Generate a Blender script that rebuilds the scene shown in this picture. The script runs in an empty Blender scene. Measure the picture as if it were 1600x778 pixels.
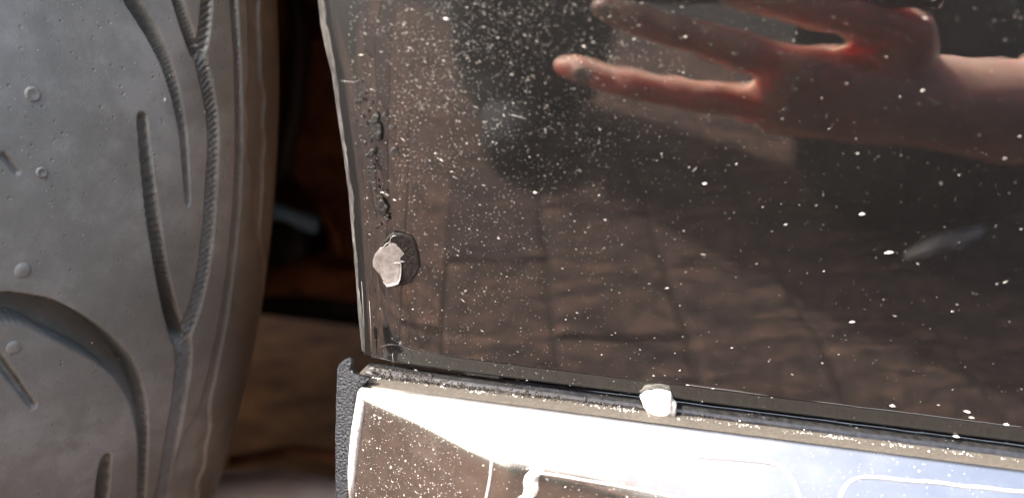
import bpy, bmesh, math, random
import numpy as np
from mathutils import Vector, Matrix, noise as mnoise

rng = np.random.default_rng(7)
random.seed(7)
SC = bpy.context.scene
COL = SC.collection
R_ = math.radians

# ------------------------------------------------------------------ camera
PX = 1230.0                                    # focal length in photo pixels (1600 wide)
YAW, PITCH, ROLL = R_(5.5), R_(8.0), R_(5.5)
FWD = np.array([-math.sin(YAW) * math.cos(PITCH), math.cos(YAW) * math.cos(PITCH), -math.sin(PITCH)])
_r0 = np.array([math.cos(YAW), math.sin(YAW), 0.0])
_u0 = np.cross(_r0, FWD)
RIGHT = math.cos(ROLL) * _r0 + math.sin(ROLL) * _u0
UP = math.cos(ROLL) * _u0 - math.sin(ROLL) * _r0
CAM = np.array([0.0545, -0.190, 0.3334])
cam_data = bpy.data.cameras.new('camera')
cam = bpy.data.objects.new('camera', cam_data)
COL.objects.link(cam)
M = Matrix(((RIGHT[0], UP[0], -FWD[0], CAM[0]), (RIGHT[1], UP[1], -FWD[1], CAM[1]),
            (RIGHT[2], UP[2], -FWD[2], CAM[2]), (0, 0, 0, 1)))
cam.matrix_world = M
cam_data.sensor_width = 36.0
cam_data.lens = 36.0 * PX / 1600.0
cam_data.clip_start = 0.004
cam_data.clip_end = 400.0
cam_data.dof.use_dof = True
cam_data.dof.focus_distance = 0.200
cam_data.dof.aperture_fstop = 7.0
SC.camera = cam

# ------------------------------------------------------------------ light
SUN = np.array([-0.62, -0.44, 0.65])
SUN /= np.linalg.norm(SUN)
world = bpy.data.worlds.new('World')
SC.world = world
world.use_nodes = True
wn = world.node_tree.nodes
wl = world.node_tree.links
sky = wn.new('ShaderNodeTexSky')
sky.sky_type = 'NISHITA'
sky.sun_disc = False
sky.sun_elevation = math.asin(SUN[2])
sky.sun_rotation = math.atan2(SUN[0], SUN[1])
sky.air_density = 0.8
sky.ozone_density = 0.4
sky.dust_density = 7.0
wn['Background'].inputs['Strength'].default_value = 0.15
wl.new(sky.outputs['Color'], wn['Background'].inputs['Color'])
sun_data = bpy.data.lights.new('sun', 'SUN')
sun_data.energy = 3.2
sun_data.angle = R_(0.53)
sun_data.color = (1.0, 0.97, 0.92)
sun = bpy.data.objects.new('sun', sun_data)
COL.objects.link(sun)
sun.rotation_euler = Vector(SUN).to_track_quat('Z', 'Y').to_euler()
sun.location = (-3, -2, 4)
vs = SC.view_settings
vs.view_transform = 'Standard'
vs.look = 'None'
vs.exposure = 2.35
vs.gamma = 1.0
vs.use_curve_mapping = False
SC.cycles.max_bounces = 10
SC.cycles.diffuse_bounces = 5
SC.cycles.glossy_bounces = 5
SC.cycles.sample_clamp_indirect = 6.0
SC.cycles.caustics_reflective = False
SC.cycles.caustics_refractive = False

# ------------------------------------------------------------------ placing helpers
def ray(px, py):
    d = FWD + (px - 800.0) / PX * RIGHT + (389.0 - py) / PX * UP
    return d / np.linalg.norm(d)

def proj(P):
    q = np.asarray(P) - CAM
    w = q @ FWD
    return 800 + PX * (q @ RIGHT) / w, 389 - PX * (q @ UP) / w

def at_y(px, py, y):
    d = ray(px, py)
    return CAM + d * (y - CAM[1]) / d[1]

# the wing's section: leans outwards going up and bulges slightly
ZS = 0.2748
E0, E1, EH = R_(15.5), R_(12.0), 0.11
EK = (E1 - E0) / EH
def lean(z):
    return np.maximum(E0 + EK * (z - ZS), 0.0)
def wing_y(z):
    z = np.minimum(np.asarray(z, float), ZS - E0 / EK)
    return (np.log(np.cos(E0 + EK * (z - ZS))) - math.log(math.cos(E0))) / EK
def on_wing(px, py, lift=0.0):
    d = ray(px, py)
    t = 0.19 / d[1]
    for _ in range(6):
        P = CAM + t * d
        t += (wing_y(P[2]) - P[1]) / (d[1] + d[2] * math.tan(lean(P[2])))
    P = CAM + t * d
    return P + wing_n(P[2]) * lift
def wing_n(z):
    e = float(lean(z))
    return np.array([0, -math.cos(e), -math.sin(e)])
def mirrored(px, py, y):
    """the point in front of the wing, in the plane y, whose reflection shows at a photo pixel"""
    P = on_wing(px, py)
    d = ray(px, py)
    n = wing_n(P[2])
    o = d - 2 * (d @ n) * n
    return P + o * (y - P[1]) / o[1]

# ------------------------------------------------------------------ object helpers
def link(o, parent=None):
    COL.objects.link(o)
    if parent is not None:
        o.parent = parent
    return o

def smooth(me, on=True):
    me.polygons.foreach_set('use_smooth', [on] * len(me.polygons))

def obj(name, verts, faces, mat, parent=None, sm=True):
    me = bpy.data.meshes.new(name)
    me.from_pydata([tuple(map(float, v)) for v in verts], [], [tuple(map(int, f)) for f in faces])
    me.update()
    if sm:
        smooth(me)
    me.materials.append(mat)
    return link(bpy.data.objects.new(name, me), parent)

def bobj(name, bm, mat, parent=None, sm=True):
    me = bpy.data.meshes.new(name)
    bm.to_mesh(me)
    bm.free()
    if sm:
        smooth(me)
    me.materials.append(mat)
    return link(bpy.data.objects.new(name, me), parent)

def empty(name, loc):
    o = bpy.data.objects.new(name, None)
    o.location = loc
    o.empty_display_size = 0.05
    return link(o)

def tag(o, label=None, cat=None, group=None, kind=None):
    for k, v in (('label', label), ('category', cat), ('group', group), ('kind', kind)):
        if v:
            o[k] = v
    return o

def grid_faces(nr, nc, flip=False):
    i = np.arange(nr - 1)[:, None] * nc + np.arange(nc - 1)[None, :]
    f = np.stack([i, i + 1, i + nc + 1, i + nc], -1).reshape(-1, 4)
    return f[:, ::-1] if flip else f

def grid_obj(name, P, mat, parent=None, flip=False):
    nr, nc = P.shape[:2]
    me = bpy.data.meshes.new(name)
    f = grid_faces(nr, nc, flip)
    me.vertices.add(nr * nc)
    me.vertices.foreach_set('co', P.reshape(-1).astype(np.float32))
    me.loops.add(f.size)
    me.loops.foreach_set('vertex_index', f.reshape(-1).astype(np.int32))
    me.polygons.add(len(f))
    me.polygons.foreach_set('loop_start', np.arange(0, f.size, 4, dtype=np.int32))
    me.polygons.foreach_set('loop_total', np.full(len(f), 4, dtype=np.int32))
    me.update(calc_edges=True)
    me.validate()
    smooth(me)
    me.materials.append(mat)
    return link(bpy.data.objects.new(name, me), parent)

def box_bm(bm, c, s, rot=None):
    r = bmesh.ops.create_cube(bm, size=1.0)
    m = Matrix.Translation(c) @ (rot or Matrix()) @ Matrix.Diagonal((*s, 1))
    bmesh.ops.transform(bm, matrix=m, verts=r['verts'])
    return r['verts']

def tube(name, pts, rad, mat, parent=None, n=10, caps=True):
    """swept tube through pts; rad a number or one per point"""
    pts = [np.asarray(p, float) for p in pts]
    rad = [rad] * len(pts) if np.isscalar(rad) else rad
    V, Fc = [], []
    up = np.array([0.13, 0.31, 0.94])
    for i, p in enumerate(pts):
        t = pts[min(i + 1, len(pts) - 1)] - pts[max(i - 1, 0)]
        t /= np.linalg.norm(t)
        a = np.cross(t, up); a /= np.linalg.norm(a)
        b = np.cross(t, a)
        for k in range(n):
            q = 2 * math.pi * k / n
            V.append(p + rad[i] * (math.cos(q) * a + math.sin(q) * b))
    for i in range(len(pts) - 1):
        for k in range(n):
            Fc.append((i * n + k, i * n + (k + 1) % n, (i + 1) * n + (k + 1) % n, (i + 1) * n + k))
    if caps:
        Fc.append(tuple(range(n - 1, -1, -1)))
        Fc.append(tuple(range((len(pts) - 1) * n, len(pts) * n)))
    return obj(name, V, Fc, mat, parent)

def flesh(name, chains, voxel, mat, parent=None, it=6, balls=()):
    """one continuous surface grown round chains of (point, radius)"""
    bm = bmesh.new()
    for ch in chains:
        for i, (p, r) in enumerate(ch):
            bmesh.ops.create_icosphere(bm, subdivisions=2, radius=r, matrix=Matrix.Translation(Vector(p)))
            if i:
                a, b = Vector(ch[i - 1][0]), Vector(p)
                d = b - a
                if d.length > 1e-5:
                    m = Matrix.Translation((a + b) / 2) @ d.to_track_quat('Z', 'Y').to_matrix().to_4x4()
                    bmesh.ops.create_cone(bm, cap_ends=True, segments=16, radius1=ch[i - 1][1], radius2=r, depth=d.length, matrix=m)
    for c, s in balls:
        bmesh.ops.create_icosphere(bm, subdivisions=3, radius=1.0, matrix=Matrix.Translation(Vector(c)) @ Matrix.Diagonal((*s, 1)))
    o = bobj(name, bm, mat)
    md = o.modifiers.new('grow', 'REMESH'); md.mode = 'VOXEL'; md.voxel_size = voxel
    ms = o.modifiers.new('soften', 'SMOOTH'); ms.iterations = it; ms.factor = 0.5
    dg = bpy.context.evaluated_depsgraph_get()
    me = bpy.data.meshes.new_from_object(o.evaluated_get(dg))
    o.modifiers.clear()
    o.data = me
    me.name = name
    smooth(me)
    if not me.materials:
        me.materials.append(mat)
    if parent is not None:
        o.parent = parent
    return o

# ------------------------------------------------------------------ material helpers
class NT:
    def __init__(self, name):
        self.m = bpy.data.materials.new(name)
        self.m.use_nodes = True
        self.t = self.m.node_tree
        self.b = self.t.nodes['Principled BSDF']
        self.co = self.t.nodes.new('ShaderNodeTexCoord')
    def n(self, typ, **kw):
        nd = self.t.nodes.new('ShaderNode' + typ)
        for k, v in kw.items():
            setattr(nd, k, v)
        return nd
    def l(self, a, b):
        self.t.links.new(a, b)
    def set(self, **kw):
        for k, v in kw.items():
            s = self.b.inputs[k.replace('_', ' ')]
            s.default_value = (*v, 1) if isinstance(v, tuple) and len(v) == 3 and s.type == 'RGBA' else v
        return self
    def noise(self, scale, detail=4, rough=0.55, src='Object', stretch=None):
        nd = self.n('TexNoise')
        nd.inputs['Scale'].default_value = scale
        nd.inputs['Detail'].default_value = detail
        nd.inputs['Roughness'].default_value = rough
        if stretch:
            mp = self.n('Mapping')
            mp.inputs['Scale'].default_value = stretch
            self.l(self.co.outputs[src], mp.inputs[0])
            self.l(mp.outputs[0], nd.inputs['Vector'])
        else:
            self.l(self.co.outputs[src], nd.inputs['Vector'])
        return nd.outputs['Fac']
    def ramp(self, fac, stops):
        nd = self.n('ValToRGB')
        e = nd.color_ramp.elements
        while len(e) < len(stops):
            e.new(0.5)
        for k, (p, c) in zip(e, stops):
            k.position = p
            k.color = (*c, 1) if len(c) == 3 else c
        self.l(fac, nd.inputs['Fac'])
        return nd.outputs['Color']
    def bump(self, height, strength, dist, prev=None):
        nd = self.n('Bump')
        nd.inputs['Strength'].default_value = strength
        nd.inputs['Distance'].default_value = dist
        self.l(height, nd.inputs['Height'])
        if prev is not None:
            self.l(prev, nd.inputs['Normal'])
        return nd.outputs['Normal']
    def math(self, op, a, b=None, clamp=False):
        nd = self.n('Math', operation=op, use_clamp=clamp)
        for i, v in enumerate((a, b)):
            if v is None:
                continue
            if isinstance(v, (int, float)):
                nd.inputs[i].default_value = v
            else:
                self.l(v, nd.inputs[i])
        return nd.outputs[0]
    def mix(self, fac, a, b):
        nd = self.n('MixRGB')
        for i, v in enumerate((fac, a, b)):
            if isinstance(v, (int, float)):
                nd.inputs[i].default_value = v
            elif isinstance(v, tuple):
                nd.inputs[i].default_value = (*v, 1)
            else:
                self.l(v, nd.inputs[i])
        return nd.outputs[0]

def plain(name, c, rough=0.6, metal=0.0, scale=200, var=0.25, bump=0.2, bd=0.0003):
    k = NT(name)
    f = k.noise(scale, 6)
    lo = tuple(v * (1 - var) for v in c); hi = tuple(min(1, v * (1 + var)) for v in c)
    k.l(k.ramp(f, [(0.3, lo), (0.7, hi)]), k.b.inputs['Base Color'])
    k.set(Roughness=rough, Metallic=metal)
    k.l(k.bump(f, bump, bd), k.b.inputs['Normal'])
    return k.m

def paint_material():
    k = NT('black_paint')
    haze = k.noise(60, 6, 0.65)
    fine = k.noise(900, 3, 0.6)
    f = k.math('MULTIPLY', haze, fine)
    k.l(k.ramp(f, [(0.12, (0.0012, 0.0010, 0.0011)), (0.45, (0.0042, 0.0037, 0.0036))]), k.b.inputs['Base Color'])
    peel = k.noise(330, 2, 0.4)
    wave = k.noise(45, 2, 0.4)
    n1 = k.bump(peel, 0.05, 0.00010)
    n2 = k.bump(wave, 0.20, 0.0006, n1)
    k.set(Roughness=0.55, Specular_IOR_Level=0.2, Coat_Weight=1.0, Coat_Roughness=0.012, Coat_IOR=2.0)
    k.l(n2, k.b.inputs['Coat Normal'])
    return k.m

def chrome_material():
    k = NT('polished_steel')
    grain = k.noise(1500, 3, 0.6)
    wear = k.noise(120, 5, 0.6)
    streak = k.noise(300, 4, 0.6, stretch=(0.05, 1, 1))
    # road film, plus a dimmed ground reflection put into the colour, towards the wheel end
    sep = k.n('SeparateXYZ')
    k.l(k.co.outputs['Object'], sep.inputs[0])
    mr = k.n('MapRange')
    mr.inputs['From Min'].default_value = 0.085
    mr.inputs['From Max'].default_value = 0.015
    k.l(sep.outputs['X'], mr.inputs['Value'])
    film = k.math('MULTIPLY', mr.outputs[0], k.ramp(k.noise(260, 6, 0.7), [(0.30, (0.55,) * 3), (0.62, (1, 1, 1))]))
    clean = k.ramp(wear, [(0.3, (0.57, 0.555, 0.51)), (0.7, (0.63, 0.615, 0.57))])
    k.l(k.mix(film, clean, (0.27, 0.265, 0.25)), k.b.inputs['Base Color'])
    k.l(k.ramp(k.math('MULTIPLY', wear, streak), [(0.12, (0.19,) * 3), (0.40, (0.28,) * 3)]), k.b.inputs['Roughness'])
    k.set(Metallic=1.0)
    k.l(k.bump(grain, 0.16, 0.00006), k.b.inputs['Normal'])
    return k.m

def tyre_material():
    k = NT('tyre_rubber')
    big = k.noise(28, 6, 0.6)
    mid = k.noise(180, 6, 0.65)
    fine = k.noise(2200, 3, 0.6)
    f = k.math('ADD', k.math('MULTIPLY', big, 0.7), k.math('MULTIPLY', mid, 0.3))
    k.l(k.ramp(f, [(0.38, (0.196, 0.210, 0.188)), (0.50, (0.245, 0.262, 0.238)), (0.62, (0.345, 0.366, 0.340))]), k.b.inputs['Base Color'])
    vor = k.n('TexVoronoi')
    vor.inputs['Scale'].default_value = 420
    k.l(k.co.outputs['Object'], vor.inputs['Vector'])
    pits = k.ramp(vor.outputs['Distance'], [(0.05, (0, 0, 0)), (0.22, (1, 1, 1))])
    gate = k.ramp(k.noise(130, 3), [(0.46, (1, 1, 1)), (0.58, (0, 0, 0))])
    pit = k.math('MAXIMUM', pits, gate)
    n1 = k.bump(pit, 0.6, 0.00035)
    n2 = k.bump(fine, 0.5, 0.00018, n1)
    n3 = k.bump(mid, 0.12, 0.0003, n2)
    k.set(Roughness=0.36, Specular_IOR_Level=0.7)
    k.l(n3, k.b.inputs['Normal'])
    return k.m

def brick_material(name, c1, c2, c3):
    k = NT(name)
    info = k.n('ObjectInfo')
    f = k.noise(22, 8, 0.75, stretch=(0.7, 3.0, 1))
    g = k.noise(90, 6, 0.7)
    s = k.math('ADD', k.math('MULTIPLY', f, 0.7), k.math('MULTIPLY', g, 0.3))
    base = k.ramp(s, [(0.40, c1), (0.5, c2), (0.60, c3)])
    tone = k.ramp(info.outputs['Random'], [(0.0, (0.62, 0.60, 0.62)), (0.5, (1.0, 0.92, 0.88)), (1.0, (1.14, 1.0, 0.90))])
    mx = k.n('MixRGB', blend_type='MULTIPLY')
    mx.inputs[0].default_value = 1
    k.l(base, mx.inputs[1]); k.l(tone, mx.inputs[2])
    k.l(mx.outputs[0], k.b.inputs['Base Color'])
    k.set(Roughness=0.9, Specular_IOR_Level=0.2)
    k.l(k.bump(s, 0.8, 0.006), k.b.inputs['Normal'])
    return k.m

def skin_material():
    k = NT('skin')
    f = k.noise(90, 5)
    k.l(k.ramp(f, [(0.3, (0.74, 0.44, 0.34)), (0.7, (0.86, 0.58, 0.47))]), k.b.inputs['Base Color'])
    k.set(Roughness=0.5, Subsurface_Weight=0.85, Subsurface_Scale=0.013)
    k.b.inputs['Subsurface Radius'].default_value = (1.0, 0.14, 0.05)
    k.l(k.bump(k.noise(700, 3), 0.2, 0.0003), k.b.inputs['Normal'])
    return k.m

def cloth_material(name, c):
    return plain(name, c, 0.9, 0, 60, 0.35, 0.5, 0.003)

PAINT = paint_material()
CHROME = chrome_material()
RUBBER = tyre_material()
SKIN = skin_material()

# ------------------------------------------------------------------ ground and pavement
ground_mat = NT('dark_ground')  # ground around the paving, darker than the pavers
gn = ground_mat.noise(60, 8, 0.7)
ground_mat.l(ground_mat.ramp(gn, [(0.35, (0.018, 0.017, 0.016)), (0.65, (0.042, 0.040, 0.037))]), ground_mat.b.inputs['Base Color'])
ground_mat.set(Roughness=0.95, Specular_IOR_Level=0.15)
g = obj('ground', [(-120, -120, -0.004), (120, -120, -0.004), (120, 120, -0.012), (-120, 120, -0.004)], [(0, 1, 2, 3)], ground_mat.m, None, False)
tag(g, kind='structure')

pave = empty('pavement', (0, 0, 0))
tag(pave, kind='structure')
BRICK = brick_material('paver_clay', (0.020, 0.0155, 0.015), (0.082, 0.061, 0.056), (0.24, 0.155, 0.115))
def brick_mesh(seed):
    r = random.Random(seed)
    bm = bmesh.new()
    box_bm(bm, (0, 0, -0.016), (0.0955, 0.1955, 0.032))
    bmesh.ops.bevel(bm, geom=[e for e in bm.edges if all(v.co.z > -0.005 for v in e.verts)], offset=0.004, segments=2, profile=0.6, affect='EDGES')
    for v in bm.verts:
        v.co.x += r.uniform(-.0012, .0012); v.co.y += r.uniform(-.0012, .0012)
    me = bpy.data.meshes.new('brick')
    bm.to_mesh(me); bm.free()
    me.materials.append(BRICK)
    return me
bmeshes = [brick_mesh(i) for i in range(6)]
SOILED_SHADED = brick_material('soiled_shaded_paver', (0.030, 0.013, 0.006), (0.062, 0.028, 0.012), (0.10, 0.048, 0.020))  # pavers under the car: soil brown with the dim warm light coloured in
ca, sa = math.cos(R_(-9)), math.sin(R_(-9))
nb = 0
for i in range(-10, 12):
    for j in range(-12, 9):
        lx, ly = i * 0.1 + 0.02, j * 0.2 + (0.1 if i % 2 else 0.0)
        x, y = lx * ca - ly * sa + 0.115, lx * sa + ly * ca
        front = -1.12 < y < 0.05 and -0.62 < x < 0.95
        under = 0.05 <= y < 0.40 and -0.62 < x < 0.12
        if not (front or under):
            continue
        o = link(bpy.data.objects.new('brick', random.choice(bmeshes)), pave)
        if under:
            o.material_slots[0].link = 'OBJECT'
            o.material_slots[0].material = SOILED_SHADED
        o.location = (x, y, 0.008 + random.uniform(-.002, .002))
        o.rotation_euler = (random.uniform(-.012, .012), random.uniform(-.012, .012), R_(-9) + random.uniform(-.012, .012) + (math.pi if random.random() < .5 else 0))
        nb += 1
print('bricks', nb)
sand = NT('joint_sand')
sand.l(sand.ramp(sand.noise(120, 6, .7), [(0.35, (0.036, 0.028, 0.026)), (0.65, (0.090, 0.067, 0.058))]), sand.b.inputs['Base Color'])
sand.set(Roughness=0.95, Specular_IOR_Level=0.1)
tag(obj('joint_sand', [(-0.64, -1.15, 0.0052), (1.0, -1.15, 0.0052), (1.0, 0.42, 0.0052), (-0.64, 0.42, 0.0052)], [(0, 1, 2, 3)], sand.m, None, False), kind='structure')
soil = NT('brown_soil')
sn = soil.noise(14, 8, 0.7)
soil.l(soil.ramp(sn, [(0.36, (0.10, 0.042, 0.013)), (0.62, (0.30, 0.14, 0.048))]), soil.b.inputs['Base Color'])
soil.l(soil.bump(sn, 1.0, 0.05), soil.b.inputs['Normal'])
soil.set(Roughness=0.95, Specular_IOR_Level=0.1)
sv, n_ = [], 30
for iy in range(n_):
    for ix in range(n_):
        x, y = -1.6 + 2.0 * ix / (n_ - 1), 0.40 + 1.6 * iy / (n_ - 1)
        e = min(ix, iy, n_ - 1 - ix, n_ - 1 - iy)
        sv.append((x, y, -0.006 if e == 0 else 0.010 + 0.010 * mnoise.noise((x * 6, y * 6, 0))))
tag(obj('soil', sv, grid_faces(n_, n_), soil.m), kind='structure')

# ------------------------------------------------------------------ the car
car = empty('car', (-0.38, 0.6, 0.0))
CO = np.array([-0.38, 0.6, 0.0])
tag(car, 'black car with stone-chipped wing, polished steel sill and grey worn tyre', 'car')
def on_car(o):
    """keep world coordinates under the car's empty"""
    o.parent = car
    o.matrix_parent_inverse = Matrix.Translation(-Vector(CO))
    return o

# --- wing
edge_px = [(492, -6), (497, 40), (505, 80), (515, 120), (523, 180), (532, 240), (540, 300), (545, 360), (550, 420), (555, 490), (561, 550), (565, 590)]
ez, ex = [], []
for a in edge_px:
    P = at_y(*a, float(wing_y(on_wing(*a)[2])) + 0.006)
    ez.append(P[2]); ex.append(P[0])
ez, ex = np.array(ez)[::-1], np.array(ex)[::-1]
slope = (ex[-1] - ex[-3]) / (ez[-1] - ez[-3])
ez = np.concatenate([[0.20], ez, [0.45, 0.52, 0.58, 0.63, 0.66, 0.675, 0.69, 0.9]])
ex = np.concatenate([[ex[0]], ex, [-0.038, -0.072, -0.125, -0.20, -0.28, -0.40, -0.75, -0.75]])
def edge_x(z):
    return np.interp(z, ez, ex)
qs = np.concatenate([np.linspace(0, 0.0075, 16), np.arange(0.0085, 0.03, 0.001), np.arange(0.0315, 0.21, 0.003), np.linspace(0.22, 0.95, 20)])
zs = np.concatenate([np.arange(ZS, 0.40, 0.0015), np.linspace(0.405, 0.66, 40), np.linspace(0.67, 0.85, 12)])
roll = np.linspace(R_(125), R_(6), 14)
LIPX, LIPY = 0.0065, 0.0075
RB = 0.0009
def wing_point(q, z, th=None):
    """th: angle round the rolled lower edge, else on the face"""
    xe = edge_x(max(z, ZS))
    if q < 0.0075:
        a = (q / 0.0075) * math.pi / 2
        x = xe + LIPX * (1 - math.cos(a)); dy = LIPY * (1 - math.sin(a))
    else:
        x = xe + LIPX + (q - 0.0075); dy = 0.0
    # soft swelling towards the lip
    dy += 0.0022 * math.exp(-max(q - 0.0075, 0) / 0.006) * (1 if q >= 0.0075 else 1)
    if th is None:
        return (x, float(wing_y(z)) + dy, z)
    y = float(wing_y(ZS)) + RB * (1 - math.cos(th)) - 0
    return (x, y + dy, ZS - RB * math.sin(th) if th < math.pi / 2 else ZS - RB * math.sin(th))
rows = []
for th in roll:
    rows.append([wing_point(q, ZS, th) for q in qs])
for z in zs:
    rows.append([wing_point(q, z) for q in qs])
P = np.array(rows)
wing = on_car(grid_obj('front_wing', P, PAINT))
wing['label'] = 'glossy black wing panel peppered with dust and stone chips'
# return flange folded in behind the lip
fl = np.array([[(edge_x(z) + 0.0 + k * 0.001, float(wing_y(z)) + LIPY + 0.0022 + k * 0.006, z) for k in range(4)] for z in zs[zs < 0.7]])
LIP = plain('scuffed_lip', (0.045, 0.044, 0.043), 0.6, 0, 600, 0.6, 0.8, 0.0006)
flange = grid_obj('lip_flange', fl, LIP, wing, True)

# scuffed, sand-blasted strip on the rolled lip (worn clear coat)
scuff = NT('worn_lip')
sf = scuff.noise(500, 6, 0.75, stretch=(1, 1, 0.25))
scuff.l(scuff.ramp(sf, [(0.38, (0.012, 0.011, 0.011)), (0.60, (0.075, 0.072, 0.070)), (0.72, (0.20, 0.20, 0.20))]), scuff.b.inputs['Base Color'])
scuff.set(Roughness=0.5, Specular_IOR_Level=0.5)
scuff.l(scuff.bump(scuff.noise(1800, 4, 0.7), 0.7, 0.00012), scuff.b.inputs['Normal'])
lip_rows = []
lq = np.linspace(-0.0003, 0.0062, 14)
for z in zs[zs < 0.46]:
    w = 0.0042 + 0.0012 * mnoise.noise((0, 0, z * 90)) + 0.0004 * mnoise.noise((0, 0, z * 600)) + 0.0018 * max(0, (z - 0.33) / 0.05)
    w = min(w, 0.0075)
    row = []
    for k in range(14):
        q = w * k / 13
        x, y, zz = wing_point(q, z)
        a = (q / 0.0075) * math.pi / 2
        h = 0.00012 * (1 if k < 12 else 0.2 if k == 12 else -0.6) + 0.00010 * mnoise.noise((x * 900, z * 350, 3))
        row.append((x - h * math.cos(a), y - h * math.sin(a), z))
    lip_rows.append(row)
worn = grid_obj('worn_edge', np.array(lip_rows), scuff.m, wing)

# --- chip craters in the paint
CRATER = plain('bared_primer', (0.008, 0.0075, 0.0075), 0.30, 0, 1100, 0.7, 0.8, 0.0003)
BARE = NT('bared_metal')
bf = BARE.noise(700, 5, 0.7)
BARE.l(BARE.ramp(bf, [(0.3, (0.17, 0.155, 0.15)), (0.7, (0.34, 0.32, 0.315))]), BARE.b.inputs['Base Color'])
BARE.set(Roughness=0.42, Metallic=0.6)
BARE.l(BARE.bump(bf, 0.4, 0.00010), BARE.b.inputs['Normal'])
BARE = BARE.m
PAINT_FLAKE = plain('paint_edge', (0.34, 0.33, 0.32), 0.6, 0, 800, 0.2, 0.2)

def patch(name, outline_px, mat, parent, lift, rings=6, bulge=0.0, rough=0.0, seed=0, edge_drop=0.00012, tilt=0.0):
    """a small irregular patch lying on the wing, fan of rings from its middle"""
    pts = np.array(outline_px, float)
    n = len(pts)
    # densify with jitter
    dense = []
    for i in range(n):
        a, b = pts[i], pts[(i + 1) % n]
        k = max(2, int(np.linalg.norm(b - a) / 2.2))
        for j in range(k):
            dense.append(a + (b - a) * j / k)
    dense = np.array(dense)
    c = dense.mean(0)
    V, Fc = [], []
    m = len(dense)
    for r in range(rings + 1):
        f = r / rings
        for j in range(m):
            p = c + (dense[j] - c) * f
            h = lift + bulge * (f ** 2) + rough * mnoise.noise((p[0] * .35, p[1] * .35, seed))
            h += tilt * max(0.0, (p[1] - c[1]) / 25.0) ** 2
            if r == rings:
                h = -edge_drop if not tilt else 0.00004 + tilt * max(0.0, (p[1] - c[1]) / 25.0) ** 2
            V.append(on_wing(p[0], p[1], h))
    for r in range(rings):
        for j in range(m):
            Fc.append((r * m + j, (r + 1) * m + j, (r + 1) * m + (j + 1) % m, r * m + (j + 1) % m))
    return obj(name, V, Fc, mat, parent)

def zoomed(pts, x0, y0, s):
    return [(x0 + a / s, y0 + b / s) for a, b in pts]
ring_out = [(480 + 165 * math.cos(t) * (1 + .04 * math.sin(5 * t)) - (30 if math.cos(t) < 0 else 0), 420 + 232 * math.sin(t) * (1 + .04 * math.cos(7 * t))) for t in np.linspace(0, 2 * math.pi, 26)[:-1]]
crater = patch('paint_chip', zoomed(ring_out, 540, 330, 5.556), CRATER, wing, 0.00002, 18, 0.00006, 0.00013, 3)
metal_out = [(385, 265), (365, 300), (340, 290), (330, 315), (300, 320), (255, 370), (235, 430), (240, 480), (275, 520), (305, 550), (335, 600), (370, 632), (420, 628), (460, 620), (478, 580), (482, 500), (478, 440), (474, 444), (520, 438), (480, 430), (470, 400), (505, 365), (480, 330), (450, 305), (440, 285), (410, 275)]
bare = patch('bare_metal', zoomed(metal_out, 540, 330, 5.556), BARE, wing, 0.00017, 10, 0.00001, 0.00004, 5, tilt=0.00045)
bare['label'] = 'pale bare metal where the paint has chipped off'
# bright broken paint rim round the lower right of the bare metal
rim_px = zoomed([(335, 603), (345, 612), (352, 618), (360, 626), (372, 634), (422, 626), (462, 616), (480, 575), (484, 500), (480, 435), (470, 402), (506, 366)], 540, 330, 5.556)
tube('flaked_rim', [on_wing(a, b, 0.00012 + 0.00035 * max(0, (b - 405) / 25) ** 2) for a, b in rim_px], [.00005, .00008, .00007, .00012, .0003, .0004, .00028, .00016, .00009, .00007, .00008, .00005], PAINT_FLAKE, wing, 6)
tube('flaked_rim', [on_wing(a, b, 0.00022) for a, b in zoomed([(298, 318), (330, 312), (345, 285), (383, 268), (395, 228), (415, 212), (445, 210)], 540, 330, 5.556)], .00006, PAINT_FLAKE, wing, 6)
# dark gouges and blisters up the edge
GOUGE = plain('gouge_black', (0.005, 0.005, 0.005), 0.55, 0, 900, 0.5, 1.0, 0.0005)
BLIST = NT('stained_lacquer')
bl = BLIST.noise(500, 5, 0.7)
BLIST.l(BLIST.ramp(bl, [(0.35, (0.006, 0.0055, 0.005)), (0.65, (0.022, 0.019, 0.017))]), BLIST.b.inputs['Base Color'])
BLIST.set(Roughness=0.4, Coat_Weight=1.0, Coat_Roughness=0.10, Coat_IOR=2.0)
BLIST.l(BLIST.bump(BLIST.noise(1300, 4, 0.7), 0.8, 0.00022), BLIST.b.inputs['Normal'])
BLIST = BLIST.m
def blob(cx, cy, rx, ry, ang=0, n=14, wob=.28, seed=1):
    r = random.Random(seed)
    out = []
    for i in range(n):
        t = 2 * math.pi * i / n
        k = 1 + r.uniform(-wob, wob)
        a, b = rx * k * math.cos(t), ry * k * math.sin(t)
        out.append((cx + a * math.cos(ang) - b * math.sin(ang), cy + a * math.sin(ang) + b * math.cos(ang)))
    return out
gr = random.Random(5)
spots = [(588, 203, 7, 19, -.25), (616, 237, 6, 6.5, 0), (597, 325, 8, 13, -.2), (586, 186, 5, 8, .2), (601, 180, 4, 4, .3), (580, 240, 4, 8, .4), (612, 200, 5, 3.5, 0)]
for _ in range(34):
    k = gr.random()
    spots.append((558 + 42 * k + gr.gauss(0, 9), 140 + 215 * k ** .8 + gr.gauss(0, 14), gr.uniform(1.2, 3.2), gr.uniform(1.5, 4.5), gr.uniform(-.6, .6)))
for i, (cx, cy, rx, ry, an) in enumerate(spots):
    patch('gouge', blob(max(cx, 556), cy, rx, ry, an, n=22, wob=.16, seed=i), GOUGE, wing, 0.00002, 5, 0.00003, 0.00006, i)
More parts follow.
